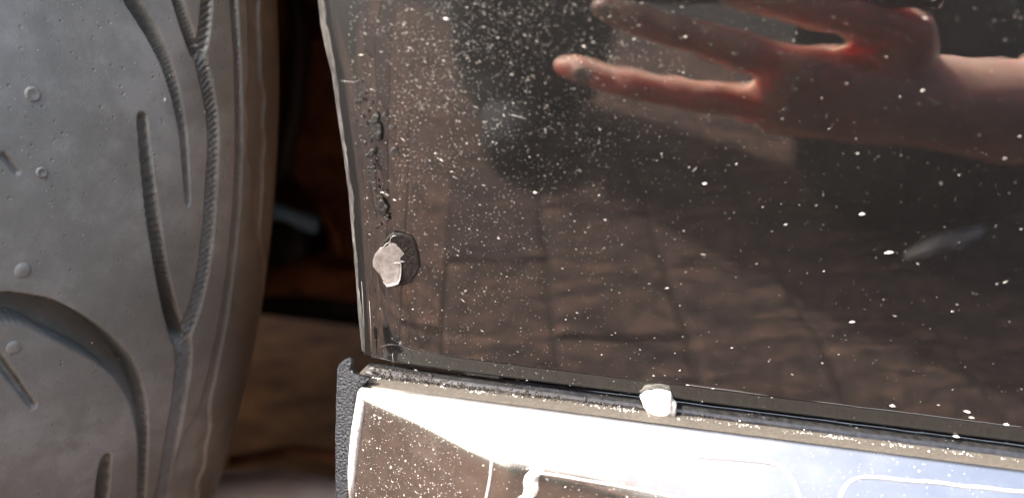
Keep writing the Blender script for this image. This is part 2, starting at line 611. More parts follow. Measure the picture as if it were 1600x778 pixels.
tube('lacquer_ring', [on_wing(612 + 30 * math.cos(t), 562 + 24 * math.sin(t), 0.00002) for t in np.linspace(2.9, 6.6, 30)], [0.00003 + 0.00004 * abs(mnoise.noise((k * .4, 0, 0))) for k in range(30)], BLIST, wing, 6)
# hairline scratches
SCR = plain('scratch', (0.45, 0.44, 0.43), 0.6, 0, 900, 0.3, 0.1)
for a, b in [((534, 127), (556, 129)), ((565, 440), (570, 555)), ((577, 470), (580, 548)), ((1082, 268), (1088, 261)), ((800, 180), (822, 186)), ((613, 553), (614, 573))]:
    tube('scratch', [on_wing(*a, 0.00002), on_wing((a[0] + b[0]) / 2 + 1, (a[1] + b[1]) / 2, 0.00004), on_wing(*b, 0.00002)], 0.000032, SCR, wing, 5)

# --- seal between wing and sill
SEAL = NT('seal_rubber')
sl = SEAL.noise(700, 5, 0.7)
SEAL.l(SEAL.ramp(sl, [(0.3, (0.006, 0.006, 0.007)), (0.8, (0.030, 0.030, 0.030))]), SEAL.b.inputs['Base Color'])
SEAL.set(Roughness=0.16, Specular_IOR_Level=0.9)
SEAL.l(SEAL.bump(SEAL.noise(700, 4, .6, stretch=(0.25, 1, 1)), 0.35, 0.00015), SEAL.b.inputs['Normal'])
SEAL = SEAL.m
LEDGE_Z = 0.2703
sx = np.concatenate([np.arange(0.002, 0.2, 0.002), np.linspace(0.205, 0.9, 12)])
seal_rows = []
for k in range(12):
    th = -0.5 + k / 11 * 3.0
    seal_rows.append([(x, 0.0030 - 0.0036 * math.sin(th) * (1 + .05 * mnoise.noise((x * 120, 0, 0))), LEDGE_Z - 0.0003 + 0.0024 * math.cos(th) * (1 + .06 * mnoise.noise((x * 150, 2, 0)))) for x in sx])
seal = on_car(grid_obj('seam_seal', np.array(seal_rows), SEAL))

# --- polished sill trim
XL = 0.0002
def tb(x):
    return np.interp(x, [0.002, 0.008, 0.014, 0.022, 0.032, 0.042, 0.060, 0.078, 0.095, 0.13, 0.3],
                    [0.0010, 0.0030, 0.0048, 0.0072, 0.0110, 0.0138, 0.0152, 0.0180, 0.026, 0.050, 0.08])
def sill_angle(x, t):
    hi = 43 - 160 * t - 25 * max(0, x - 0.02)
    hi = max(hi, 37)
    lo = -3.0 - 60 * t
    b = tb(x)
    w = 0.0014 + 0.06 * b
    s = 1 / (1 + math.exp(-(t - b) / (w * 0.35)))
    return R_(hi * (1 - s) + lo * s)
xs = np.concatenate([XL + 0.0042 * (1 - np.cos(np.linspace(0, math.pi / 2, 14))), np.arange(XL + 0.0050, 0.20, 0.0011), np.linspace(0.205, 0.9, 14)])
dy_end = np.concatenate([0.0042 * (1 - np.sin(np.linspace(0, math.pi / 2, 14))), np.zeros(len(xs) - 14)])
LEDGE_Y = -0.0088
ts = np.concatenate([np.arange(0, 0.034, 0.0005), np.arange(0.035, 0.062, 0.003)])
sill_cols = []
for x, de in zip(xs, dy_end):
    col = [(0.008, LEDGE_Z + 0.0002), (0.004, LEDGE_Z + 0.0002), (0.0, LEDGE_Z + 0.0001), (-0.004, LEDGE_Z), (LEDGE_Y + 0.0012, LEDGE_Z - 0.0001)]
    y, z = col[-1]
    y += min(de, 0.003)
    e_end = sill_angle(x, 0)
    for k in range(1, 7):
        a = R_(84) + (e_end - R_(84)) * k / 6
        y -= math.sin(a) * 0.00028; z -= math.cos(a) * 0.00028
        col.append((y, z))
    pt = 0
    for t in ts[1:]:
        a = sill_angle(x, (t + pt) / 2)
        y -= math.sin(a) * (t - pt); z -= math.cos(a) * (t - pt)
        pt = t
        col.append((y, z))
    for k in range(1, 9):
        a = sill_angle(x, 0.062) * (1 - k / 8) + R_(-95) * k / 8
        y -= math.sin(a) * 0.006; z -= math.cos(a) * 0.006
        col.append((y, z))
    col = [(max(yy, LEDGE_Y + 0.0012 + min(de, 0.003)) + (0 if i < 5 else de * .6), zz) if i < 5 else (yy + de, zz) for i, (yy, zz) in enumerate(col)]
    sill_cols.append([(x, yy, zz) for yy, zz in col])
SP = np.array(sill_cols).transpose(1, 0, 2)
sill = on_car(grid_obj('sill_trim', SP, CHROME, None, True))
sill.data.materials.append(plain('dusty_steel', (0.060, 0.052, 0.043), 0.7, 0.0, 1200, 0.35, 0.4, 0.0002))
mi = np.zeros(len(sill.data.polygons), dtype=np.int32)
mi[: 5 * (SP.shape[1] - 1)] = 1
sill.data.polygons.foreach_set('material_index', mi)
sill['label'] = 'polished steel sill trim below the black wing'
_q = SP.reshape(-1, 3) - CAM
_w = _q @ FWD
_s2 = np.stack([800 + PX * (_q @ RIGHT) / _w, 389 - PX * (_q @ UP) / _w], -1)
SN = np.cross(np.gradient(SP, axis=1), np.gradient(SP, axis=0)).reshape(-1, 3)
SN /= np.linalg.norm(SN, axis=1)[:, None] + 1e-12
SN *= np.where(SN[:, 1:2] > 0.2, -1, 1)
face_ok = (np.arange(len(SP))[:, None] >= 8).repeat(SP.shape[1], 1).reshape(-1)
def on_sill(px, py, lift=0.0):
    d = np.abs(_s2 - (px, py)).sum(1) + np.where(face_ok, 0, 1e6)
    idx = np.argsort(d)[:4]
    w = 1 / (d[idx] + 0.3)
    w /= w.sum()
    n = (SN[idx] * w[:, None]).sum(0)
    n /= np.linalg.norm(n)
    if n[1] > 0: n = -n
    return (SP.reshape(-1, 3)[idx] * w[:, None]).sum(0) + n * lift
def resample(pts, step):
    pts = np.array(pts, float)
    out = [pts[0]]
    for a, b in zip(pts[:-1], pts[1:]):
        k = max(1, int(np.linalg.norm(b - a) / step))
        out += [a + (b - a) * (j + 1) / k for j in range(k)]
    return out
BEAD = plain('raised_edge', (0.88, 0.87, 0.85), 0.33, 0.7, 900, 0.08, 0.2, 0.0001)
for pts, r in [([(769, 712), (766, 745), (761, 778), (757, 800)], 0.00042),
               ([(832, 737), (850, 739), (880, 744), (940, 754), (1000, 765), (1060, 777), (1100, 785)], 0.00032),
               ([(1085, 713), (1150, 717), (1200, 721), (1222, 728), (1238, 745), (1247, 765), (1252, 790)], 0.00042),
               ([(1309, 800), (1312, 775), (1320, 757), (1332, 748), (1350, 744), (1420, 750), (1500, 758), (1600, 769), (1680, 777)], 0.00042)]:
    pp = resample(pts, 7)
    P3 = np.array([on_sill(a, b, 0.00005) for a, b in pp])
    for _ in range(3):
        P3[1:-1] = (P3[:-2] + 2 * P3[1:-1] + P3[2:]) / 4
    tube('raised_edge', P3, r, BEAD, sill, 8)
tube('end_highlight', [on_sill(a, b, 0.0) for a, b in [(566, 611), (562, 640), (558, 670), (555, 700), (552, 740), (549, 790)]], [.0010, .0013, .0014, .0014, .0014, .0014], plain('sun_glint_steel', (0.72, 0.71, 0.70), 0.45, 0.5, 1500, 0.25, 1.0, 0.0004), sill, 14)  # pale tube added along the end, the sun's white highlight in its colour
# scuffed film strip with crinkles
FILM = plain('crinkled_film', (0.74, 0.73, 0.72), 0.35, 0.6, 700, 0.4, 1.0, 0.0008)
fp = []
for j in range(26):
    row = []
    for i in range(16):
        cx = 808 + 18 * (1 - j / 25) + i * 1.7 + 3 * math.sin(j * .5)
        cy = 725 + j * 2.6
        edge = min(i, 15 - i, j) / 3
        h = (0.00018 + 0.0005 * abs(mnoise.noise((i * .42, j * .10, 4)))) * min(1, edge) - (0.0002 if edge == 0 else 0)
        row.append(on_sill(cx, cy, h))
    fp.append(row)
grid_obj('crinkled_film', np.array(fp), FILM, sill, False)
# torn plastic end cap at the sill's front end
ENDCAP = plain('grained_plastic', (0.015, 0.017, 0.023), 0.30, 0, 1500, 0.6, 1.0, 0.0012)
cap_px = [(526, 577), (529, 570), (535, 564), (543, 561), (549, 565), (548, 575), (551, 583), (560, 588), (578, 592), (572, 600), (562, 606), (556, 625), (552, 660), (549, 700), (547, 740), (545, 800), (524, 800), (523, 740), (523, 680), (524, 630)]
def slab(name, px, y0, y1, mat, parent, bulge=0.0015):
    n = len(px)
    V = [at_y(a, b, y0) for a, b in px]
    c = np.mean(px, 0)
    V += [at_y(a, b, y0) + np.array([0, y1 - y0, 0]) for a, b in px]
    Fc = [tuple(range(n)), tuple(range(2 * n - 1, n - 1, -1))] + [(i, i + n, (i + 1) % n + n, (i + 1) % n) for i in range(n)]
    bm = bmesh.new()
    vs_ = [bm.verts.new(v) for v in V]
    for f in Fc:
        bm.faces.new([vs_[k] for k in f])
    bmesh.ops.recalc_face_normals(bm, faces=bm.faces)
    bmesh.ops.bevel(bm, geom=[e for e in bm.edges if e.calc_length() > 0 and all(f.normal.length for f in e.link_faces) and any(len(f.verts) > 6 for f in e.link_faces)], offset=0.0006, segments=3, profile=.5, affect='EDGES')
    return bobj(name, bm, mat, parent, True)
slab('end_cap', cap_px, -0.0086, -0.0060, ENDCAP, sill)

# --- tyre
TA = R_(35)
AX = np.array([math.sin(TA), math.cos(TA), 0.0])
NX = np.array([math.cos(TA), -math.sin(TA), 0.0])
TR, WT, RC, TBW, THH, WS = 0.318, 0.080, 0.45, 0.046, 0.075, 0.072
Tpt = CAM + 0.245 * ray(328, 200)
_rt = TR - WS * WS / 2 / RC
_ph = math.asin((Tpt[2] - TR) / _rt)
TC = Tpt - WS * AX - _rt * math.cos(_ph) * NX
TC[2] = TR
print('tyre centre', TC)
def profile(s):
    """s along the section -> (w, rho, nw, nr)"""
    s = np.asarray(s, float)
    sg = np.where(s < 0, -1.0, 1.0)
    a = np.abs(s)
    th = np.clip((a - WT) / 0.062, 0, 1.75)
    w = np.where(a <= WT, a, WT + TBW * np.sin(th))
    rho = np.where(a <= WT, TR - a * a / 2 / RC, TR - WT * WT / 2 / RC - THH * (1 - np.cos(th)) - 0.178 * TBW * np.sin(th))
    nw = np.where(a <= WT, a / RC, 0.178 + np.sin(th))
    nr = np.where(a <= WT, 1.0, np.maximum(np.cos(th), 0.0) + 0.05)
    L = np.hypot(nw, nr)
    return sg * w, rho, sg * nw / L, nr / L
def tyre_points(S, PHI, depth=None):
    w, rho, nw, nr = profile(S)
    if depth is not None:
        w = w - depth * nw; rho = rho - depth * nr
    rad = np.cos(PHI)[..., None] * NX + np.sin(PHI)[..., None] * np.array([0, 0, 1.0])
    return TC + w[..., None] * AX + rho[..., None] * rad
# look-up from photo pixel to tyre surface
_ss, _pp = np.meshgrid(np.arange(-0.02, 0.150, 0.0006), np.arange(-0.62, 0.32, 0.002))
_tp = tyre_points(_ss, _pp).reshape(-1, 3)
_q = _tp - CAM
_w = _q @ FWD
_t2 = np.stack([800 + PX * (_q @ RIGHT) / _w, 389 - PX * (_q @ UP) / _w], -1)
_ssf, _ppf = _ss.reshape(-1), _pp.reshape(-1)
def on_tyre(px, py):
    d = ((_t2 - (px, py)) ** 2).sum(1) + _ssf * 10
    i = np.argsort(d)[:3]
    w = 1 / (d[i] + 0.2); w /= w.sum()
    return (_ssf[i] * w).sum(), (_ppf[i] * w).sum()
def poly_dist(S, L, pts):
    """distance, along-length and end width interpolation to a polyline [(s, l, halfwidth)]"""
    best = np.full(S.shape, 1e9); hw = np.zeros(S.shape); al = np.zeros(S.shape); side = np.zeros(S.shape)
    acc = 0.0
    for (s0, l0, h0), (s1, l1, h1) in zip(pts[:-1], pts[1:]):
        ds, dl = s1 - s0, l1 - l0
        ll = math.hypot(ds, dl) + 1e-9
        t = np.clip(((S - s0) * ds + (L - l0) * dl) / ll ** 2, 0, 1)
        d = np.hypot(S - s0 - t * ds, L - l0 - t * dl)
        m = d < best
        best = np.where(m, d, best); hw = np.where(m, h0 + t * (h1 - h0), hw); al = np.where(m, acc + t * ll, al)
        side = np.where(m, np.sign((S - s0) * dl - (L - l0) * ds), side)
        acc += ll
    return best, hw, al, side
def sstep(x):
    x = np.clip(x, 0, 1)
    return x * x * (3 - 2 * x)
def chain(pxs):
    out = []
    for a in resample([p[:2] for p in pxs], 12):
        out.append(a)
    xs_ = np.cumsum([0] + [np.linalg.norm(np.subtract(b[:2], a[:2])) for a, b in zip(pxs[:-1], pxs[1:])])
    us = np.cumsum([0] + [np.linalg.norm(b - a) for a, b in zip(out[:-1], out[1:])])
    hw = np.interp(us / us[-1] * xs_[-1], xs_, [p[2] for p in pxs])
    res = []
    for (a, b), h in zip(out, hw):
        s, ph = on_tyre(a, b)
        s2, ph2 = on_tyre(a + 16, b + 16)
        mm = math.hypot(s2 - s, (ph2 - ph) * TR) / 22.6
        res.append((s, ph * TR, h * mm))
    r = np.array(res)
    for _ in range(2):
        r[1:-1] = (r[:-2] + 2 * r[1:-1] + r[2:]) / 4
    return [tuple(v) for v in r]
grooves = [
    (0.0050, chain([(180, -60, 13), (205, 0, 13), (237, 49, 10), (261, 100, 7), (277, 156, 5), (287, 210, 3.5), (291, 270, 2.2), (294, 318, 1.0)])),
    (0.0048, chain([(222, 184, 5.5), (228, 250, 6.5), (236, 320, 7.5), (247, 390, 7.5), (256, 440, 7.5), (267, 490, 8), (279, 526, 8)])),
    (0.0050, chain([(262, -40, 7), (277, 0, 7), (290, 40, 8), (305, 82, 8)])),
    (0.0062, chain([(-60, 480, 22), (0, 478, 22), (60, 487, 24), (115, 515, 23), (160, 543, 18), (197, 577, 13), (216, 620, 8), (224, 680, 4), (222, 778, 2), (216, 830, 1)])),
    (0.0045, chain([(166, 716, 4), (162, 745, 5.5), (157, 790, 6), (152, 840, 6)])),
    (0.0010, chain([(-10, 552, 4), (20, 590, 4), (52, 634, 1.5)])),
    (0.0008, chain([(5, 243, 1.6), (26, 268, 1.2)])),
]
serr1 = [chain([(325, -40, 7), (324, 0, 7), (320, 50, 8), (311, 84, 9)]),
         chain([(311, 84, 9), (322, 125, 9), (331, 170, 8), (334, 215, 7), (332, 270, 7), (327, 350, 7), (319, 420, 7), (308, 470, 7), (296, 505, 8), (285, 528, 10)]),
         chain([(285, 528, 10), (289, 558, 9), (284, 600, 8), (274, 660, 7), (262, 730, 6), (250, 800, 6)])]
line2 = [chain([(362, -40, 5), (366, 0, 5), (372, 100, 5), (374, 220, 5), (370, 330, 5), (360, 430, 5), (346, 520, 5), (325, 620, 5), (300, 720, 5), (283, 790, 5)])]
line3 = [chain([(394, -40, 3), (398, 60, 3), (402, 180, 3), (404, 300, 3), (398, 400, 3), (386, 480, 3), (368, 580, 3), (340, 690, 3)])]
fs = np.concatenate([np.linspace(-0.175, 0.008, 34), np.arange(0.010, 0.142, 0.00045), np.linspace(0.146, 0.185, 12)])
fp_ = np.concatenate([np.linspace(-math.pi, -0.50, 70)[:-1], np.arange(-0.50, 0.20, 0.0017), np.linspace(0.2, math.pi, 70)])
S, PHI = np.meshgrid(fs, fp_)
Lg = PHI * TR
dep = np.zeros(S.shape)
win = (S > -0.03) & (S < 0.15) & (PHI > -0.7) & (PHI < 0.35)
Sw, Lw = S[win], Lg[win]
dw = np.zeros(Sw.shape)
for depth, pl in grooves:
    d, hw, al, sd = poly_dist(Sw, Lw, pl)
    wall = 0.0006
    dw = np.maximum(dw, np.minimum(depth * 1.75, hw * 3.6 + 0.0005) * (1 - sstep((d - hw * 0.82) / wall)))
for pl in serr1:
    d, hw, al, sd = poly_dist(Sw, Lw, pl)
    band = 1 - sstep((d - hw * 0.8) / 0.0008)
    tooth = 0.5 + 0.5 * np.tanh(3 * np.sin((al + 0.8 * (Sw - pl[0][0])) * 2 * math.pi / 0.0019))
    dw = np.maximum(dw, band * (0.0008 + 0.0011 * tooth))
for pl in line2:
    d, hw, al, sd = poly_dist(Sw, Lw, pl)
    band = 1 - sstep((d - hw * 0.7) / 0.0009)
    tooth = 0.5 + 0.5 * np.tanh(2 * np.sin((al + 0.8 * Sw) * 2 * math.pi / 0.0019))
    dw = np.maximum(dw, band * (0.0007 + 0.0005 * tooth))
for pl in line3:
    d, hw, al, sd = poly_dist(Sw, Lw, pl)
    dw = np.maximum(dw, (1 - sstep((d - hw) / 0.001)) * 0.0009)
dep[win] = dw
tyre = on_car(grid_obj('tyre', tyre_points(S, PHI, dep), RUBBER))
tyre['label'] = 'grey worn tyre with curved grooves and serrated shoulder'
# vent nubs on the tread
def tyre_normal(s, ph):
    e = 1e-4
    a = tyre_points(np.array([s, s + e, s]), np.array([ph, ph, ph + e * 3]))
    n = np.cross(a[1] - a[0], a[2] - a[0]); n /= np.linalg.norm(n)
    c = tyre_points(np.array([s]), np.array([ph]))[0]
    return a[0], n if n @ (CAM - c) > 0 else -n
for px, py, r, ring in [(51, 147, 0.0017, True), (66, 270, 0.0013, True), (36, 422, 0.0018, False), (22, 543, 0.0017, False)]:
    c, n = tyre_normal(*on_tyre(px, py))
    bm = bmesh.new()
    prof_ = [(1.25, -0.0002), (1.0, 0.0002), (0.8, 0.0004), (0.55, 0.0002 if ring else 0.0005), (0.2, 0.0001 if ring else 0.00055)]
    a = np.cross(n, (0, 0, 1)); a /= np.linalg.norm(a); b = np.cross(n, a)
    V = [c + r * f * (math.cos(t) * a + math.sin(t) * b) + n * h * (1 + .15 * mnoise.noise((t, f, px))) for f, h in prof_ for t in np.linspace(0, 2 * math.pi, 17)[:-1]]
    Fc = [(i * 16 + k, i * 16 + (k + 1) % 16, (i + 1) * 16 + (k + 1) % 16, (i + 1) * 16 + k) for i in range(4) for k in range(16)] + [tuple(range(64, 80))]
    obj('vent_nub', V, Fc, RUBBER, tyre)
# wheel rim inside the tyre (hidden from here)
RIM = plain('wheel_alloy', (0.45, 0.45, 0.46), 0.4, 0.8)
rr = []
for w, rho in [(-0.10, 0.225), (-0.10, 0.238), (-0.085, 0.232), (-0.06, 0.215), (0.06, 0.215), (0.085, 0.232), (0.10, 0.238), (0.10, 0.225), (0.06, 0.205), (-0.05, 0.20), (-0.06, 0.05), (-0.065, 0.001)]:
    rr.append([TC + w * AX + rho * (math.cos(t) * NX + math.sin(t) * np.array([0, 0, 1.0])) for t in np.linspace(0, 2 * math.pi, 49)])
on_car(grid_obj('wheel_rim', np.array(rr), RIM))

# --- what shows through the wheel arch
MUD = plain('mud_stained_liner', (0.27, 0.125, 0.070), 0.8, 0, 40, 0.5, 0.8, 0.004)
DARK = plain('dark_steel', (0.020, 0.017, 0.015), 0.6, 0.3, 60, 0.4, 0.5, 0.002)
RUST = plain('rusty_steel', (0.24, 0.105, 0.048), 0.8, 0.1, 60, 0.5, 0.8, 0.003)
SUNLIT_PALE = plain('sunlit_ground_pale', (0.80, 0.86, 0.88), 0.5, 0.1, 40, 0.3, 0.6, 0.003)  # pale colour standing in for sunlight on the ground
BLUEP = plain('sky_glimpse_blue', (0.28, 0.58, 0.90), 0.3, 0, 60, 0.15, 0.3, 0.002)  # colour of the sky glimpsed through the arch
AC = (-0.36, 0.33)
al_rows = []
for y in np.linspace(0.02, 0.40, 8):
    al_rows.append([(AC[0] + 0.40 * math.cos(t), y, AC[1] + 0.37 * math.sin(t)) for t in np.linspace(R_(-22), R_(202), 40)])
on_car(grid_obj('arch_liner', np.array(al_rows), plain('liner_plastic', (0.085, 0.043, 0.027), 0.8, 0, 40, 0.5, 0.8, 0.004)))
bm = bmesh.new(); box_bm(bm, (-0.36, 0.415, 0.47), (0.86, 0.03, 0.52)); on_car(bobj('inner_wing_wall', bm, MUD, None, False))
bm = bmesh.new(); box_bm(bm, (0.55, 0.70, 0.235), (1.06, 1.30, 0.05)); on_car(bobj('floor_pan', bm, DARK, None, False))
bm = bmesh.new(); box_bm(bm, (-0.9, 0.95, 0.29), (1.82, 0.95, 0.05)); on_car(bobj('engine_undertray', bm, DARK, None, False))
p0, p1 = at_y(380, 484, 0.38), at_y(640, 500, 0.38)
bm = bmesh.new(); box_bm(bm, ((p0[0] + p1[0]) / 2, 0.385, p0[2] + 0.016), (0.5, 0.05, 0.030)); bmesh.ops.bevel(bm, geom=bm.edges[:], offset=.008, segments=3, affect='EDGES'); on_car(bobj('subframe_beam', bm, DARK))
c = at_y(462, 336, 0.33)
on_car(tube('sky_glimpse', [c + np.array([-0.07, 0.0, 0.012]), c + np.array([-0.02, 0, 0.002]), c + np.array([0.016, 0, -0.006])], [0.0065, 0.0065, 0.006], BLUEP, None, 16))  # blue tube added in place of a glimpse of sky
c = at_y(462, 378, 0.35)
on_car(tube('bush_housing', [c + np.array([0, -0.03, 0]), c + np.array([0, -0.028, 0]), c + np.array([0, 0.03, 0])], [0.010, 0.017, 0.017], DARK, None, 20))
c = at_y(524, 366, 0.34)
on_car(tube('brake_pipe', [c + np.array([-0.012, 0, 0.02]), c, c + np.array([0.006, 0, -0.03])], 0.004, RUST, None, 10))
c0, c1 = at_y(395, 435, 0.33), at_y(560, 445, 0.33)
on_car(tube('steering_link', [c0, (c0 + c1) / 2 + np.array([0, 0, 0.004]), c1], [0.012, 0.014, 0.012], RUST, None, 14))
a0, a1, a2, a3 = at_y(300, 800, 0.17), at_y(360, 770, 0.17), at_y(440, 766, 0.17), at_y(560, 785, 0.17)
on_car(tube('sunlit_ground_bar', [a0, a1, a2, a3], [0.012, 0.011, 0.010, 0.009], SUNLIT_PALE, None, 18))  # pale bar added in place of a sunlit strip of ground
a0, a2 = at_y(360, 720, 0.30), at_y(560, 712, 0.30)
on_car(tube('anti_roll_bar', [a0, (a0 + a2) / 2 + np.array([0, 0, 0.006]), a2 + np.array([0, 0, -0.004])], 0.0045, RUST, None, 14))
on_car(tube('brake_hose', [at_y(452, -60, 0.30), at_y(470, 60, 0.30), at_y(462, 170, 0.305), at_y(440, 260, 0.31), at_y(400, 300, 0.32)], 0.0065, plain('hose_rubber', (0.03, 0.024, 0.02), 0.5), None, 12))
bp = [at_y(505 + 60 * math.cos(t), 190 + 130 * math.sin(t), 0.36) for t in np.linspace(0, 2 * math.pi, 24)[:-1]]
bm = bmesh.new()
f0 = bm.faces.new([bm.verts.new(v) for v in bp])
ex_ = bmesh.ops.extrude_face_region(bm, geom=[f0])
bmesh.ops.translate(bm, verts=[v for v in ex_['geom'] if isinstance(v, bmesh.types.BMVert)], vec=(0, 0.008, 0))
bmesh.ops.recalc_face_normals(bm, faces=bm.faces)
on_car(bobj('splash_plate', bm, RUST, None, False))
c = at_y(508, 425, 0.335)
bm = bmesh.new(); box_bm(bm, c, (0.022, 0.012, 0.026), Matrix.Rotation(0.3, 4, 'Y')); bmesh.ops.bevel(bm, geom=bm.edges[:], offset=.003, segments=2, affect='EDGES')
on_car(bobj('bracket', bm, RUST))
# outer body further on, so that a step aside still meets a car
bm = bmesh.new(); box_bm(bm, (0.55, 0.95, 0.80), (1.0, 1.7, 0.25)); on_car(bobj('body_shell', bm, PAINT, None, False))
bm = bmesh.new(); box_bm(bm, (-0.62, 0.95, 0.78), (1.3, 1.7, 0.16)); on_car(bobj('bonnet', bm, PAINT, None, False))

# ------------------------------------------------------------------ stone in the seam
STONE = plain('white_quartz', (0.66, 0.64, 0.58), 0.5, 0, 700, 0.35, 0.9, 0.0008)
base = at_y(1029, 632, -0.0012)
bm = bmesh.new()
bmesh.ops.create_icosphere(bm, subdivisions=4, radius=1.0)
out = [(-29, -8), (-14, -20), (-5, -23), (14, -21), (19, -14), (27, 6), (26, 14), (18, 21), (2, 23), (-8, 17), (-22, 4)]
ang = [math.atan2(-b, a) for a, b in out]
rad = [math.hypot(a, b) for a, b in out]
o_ = np.argsort(ang); ang = np.array(ang)[o_]; rad = np.array(rad)[o_]
MM = 0.2 / PX
for v in bm.verts:
    t = math.atan2(v.co.z, v.co.x)
    r = np.interp(t, ang, rad, period=2 * math.pi) * MM
    k = math.hypot(v.co.x, v.co.z)
    j = 1 + 0.10 * mnoise.noise(v.co * 2.2) + 0.05 * abs(mnoise.noise(v.co * 6)) + 0.02 * mnoise.noise(v.co * 15)
    v.co = Vector((math.cos(t) * k * r * j, v.co.y * 0.0024 * j, math.sin(t) * k * r * j))
bmesh.ops.rotate(bm, verts=bm.verts, cent=(0, 0, 0), matrix=Matrix.Rotation(R_(4), 3, 'Y'))
peb = bobj('pebble', bm, STONE, None, True)
peb.location = base
tag(peb, 'small angular white stone lodged in the seam above the polished sill', 'stone')

# ------------------------------------------------------------------ dust, flecks, grit (uncountable)
def flecks(name, places, mat, label):
    """places: (centre, normal, long axis, length, width, height)"""
    n = len(places)
    base_v = np.array([(1, 0, 0), (-1, 0, 0), (0, 1, 0), (0, -1, 0), (0.1, 0.1, 1)], float)
    base_f = np.array([(0, 2, 4), (2, 1, 4), (1, 3, 4), (3, 0, 4)])
    C_ = np.array([p[0] for p in places]); N_ = np.array([p[1] for p in places]); A_ = np.array([p[2] for p in places])
    A_ -= (A_ * N_).sum(1)[:, None] * N_
    A_ /= np.linalg.norm(A_, axis=1)[:, None]
    B_ = np.cross(N_, A_)
    dim = np.array([p[3:6] for p in places])
    jit = rng.uniform(0.6, 1.3, (n, 5, 3))
    bv = base_v[None] * jit
    V = C_[:, None] + (bv[..., 0:1] * dim[:, None, 0:1] * A_[:, None] + bv[..., 1:2] * dim[:, None, 1:2] * B_[:, None] + bv[..., 2:3] * dim[:, None, 2:3] * N_[:, None])
    Fc = (base_f[None] + 5 * np.arange(n)[:, None, None]).reshape(-1, 3)
    o = obj(name, V.reshape(-1, 3), Fc, mat, None, False)
    tag(o, label, 'dust', kind='stuff')
    return o
DUST = plain('pale_dust', (0.62, 0.60, 0.57), 0.8, 0, 500, 0.5, 0.1)
FLECK = plain('pale_fleck', (0.62, 0.60, 0.56), 0.6, 0, 400, 0.4, 0.2)
def dens(px, py):
    d = 1.0 / (1 + ((px - 640) / 420.0) ** 4 * 1.4) * (1.0 / (1 + (max(py - 40, 0) / 260.0) ** 2.2)) + 0.05
    if px > 1000: d *= 0.75
    return d
pl = []
tries = 0
while len(pl) < 9500 and tries < 400000:
    tries += 1
    px, py = rng.uniform(545, 1640), rng.uniform(-40, 600 + 0.12 * 1040)
    if px < np.interp(py, [p[1] for p in edge_px], [p[0] for p in edge_px]) + 26: continue
    if px < 620 and py > 60 and rng.random() < 0.55: continue
    lim = 578 + (px - 570) * 0.128
    if py > lim or rng.random() > dens(px, py) * (0.35 + 1.3 * max(0, mnoise.noise((px / 60, py / 60, 1)) + .4)):
        continue
    P = on_wing(px, py)
    n = wing_n(P[2])
    L = 0.000034 * math.exp(rng.normal(0, 0.40))
    ax = np.array([1, 0, rng.normal(-.1, 0.5)])
    pl.append((P - n * 0.00001, n, ax, L * rng.uniform(1, 3.0), L * 0.8, L * 0.8))
flecks('dust', pl, DUST, 'fine pale dust speckling the black paint')
pl = []
while len(pl) < 680:
    px, py = rng.uniform(545, 1640), rng.uniform(-40, 720)
    if px < np.interp(py, [p[1] for p in edge_px], [p[0] for p in edge_px]) + 26: continue
    lim = 574 + (px - 570) * 0.128
    if py > lim or rng.random() > dens(px, py) * .75 + 0.22:
        continue
    P = on_wing(px, py)
    n = wing_n(P[2])
    L = 0.000075 * math.exp(rng.normal(0, 0.45))
    if px > 1050: L *= 0.95
    ax = np.array([1, 0, rng.normal(0.15 if px > 900 else -0.35, 0.35)])
    pl.append((P - n * 0.00002, n, ax, L * rng.uniform(1.8, 5.0), L * 0.5, L * 0.55))
for px, py, l in [(1394, 634, 7), (1512, 643, 7), (1517, 652, 5.5), (1332, 503, 5), (1389, 395, 6), (1101, 287, 4), (1347, 335, 5), (836, 301, 4), (697, 30, 4.5), (1572, 663, 6), (1494, 682, 6), (1340, 240, 3), (598, 301, 3), (1071, 58, 3), (912, 73, 3)]:
    P = on_wing(px, py); n = wing_n(P[2])
    pl.append((P - n * 0.00004, n, np.array([1, 0, 0.25 if py < 520 and px > 1100 else -0.1]), l * MM, l * MM * 0.42, l * MM * 0.4))
flecks('fleck', pl, FLECK, 'larger pale flecks and grass crumbs stuck on the black paint')
# grit on the sill face and ledge
pl = []
while len(pl) < 2600:
    px, py = rng.uniform(548, 1600), rng.uniform(600, 800)
    k = 1.0 if px < 720 else 0.22
    if rng.random() > k or py < 612 + (px - 570) * .128:
        continue
    d = np.abs(_s2 - (px, py)).sum(1) + np.where(face_ok, 0, 1e6)
    i = int(d.argmin())
    if d[i] > 8: continue
    L = 0.000062 * math.exp(rng.normal(0, 0.5))
    jt = rng.uniform(-.0007, .0007, 3)
    jt -= (jt @ SN[i]) * SN[i]
    pl.append((SP.reshape(-1, 3)[i] + jt - SN[i] * .00002, SN[i], rng.normal(0, 1, 3), L * 1.5, L, L))
flecks('sill_grit', pl, FLECK, 'fine pale grit clinging to the polished steel sill')
pl = []
for _ in range(1500):
    x = rng.uniform(0.004, 0.16)
    cl = max(0, mnoise.noise((x * 140, 5, 0)) + .28)
    if rng.random() > cl * cl * 2.2 + 0.05: continue
    y = -0.0018 + abs(rng.normal(0, .0009)) * -1
    L = 0.00009 * math.exp(rng.normal(0, 0.6))
    pl.append((np.array([x, y, LEDGE_Z + 0.0001 + rng.random() ** 2 * 0.0011 * (1 if y > -.002 else .2)]), np.array([0, -.6, .8]), rng.normal(0, 1, 3), L * 1.3, L, L))
flecks('seam_grit', pl, FLECK, 'pale grit packed along the seam under the wing')
DEB = plain('dark_dirt', (0.035, 0.030, 0.026), 0.9, 0, 400, 0.5, 0.3)
pl = []
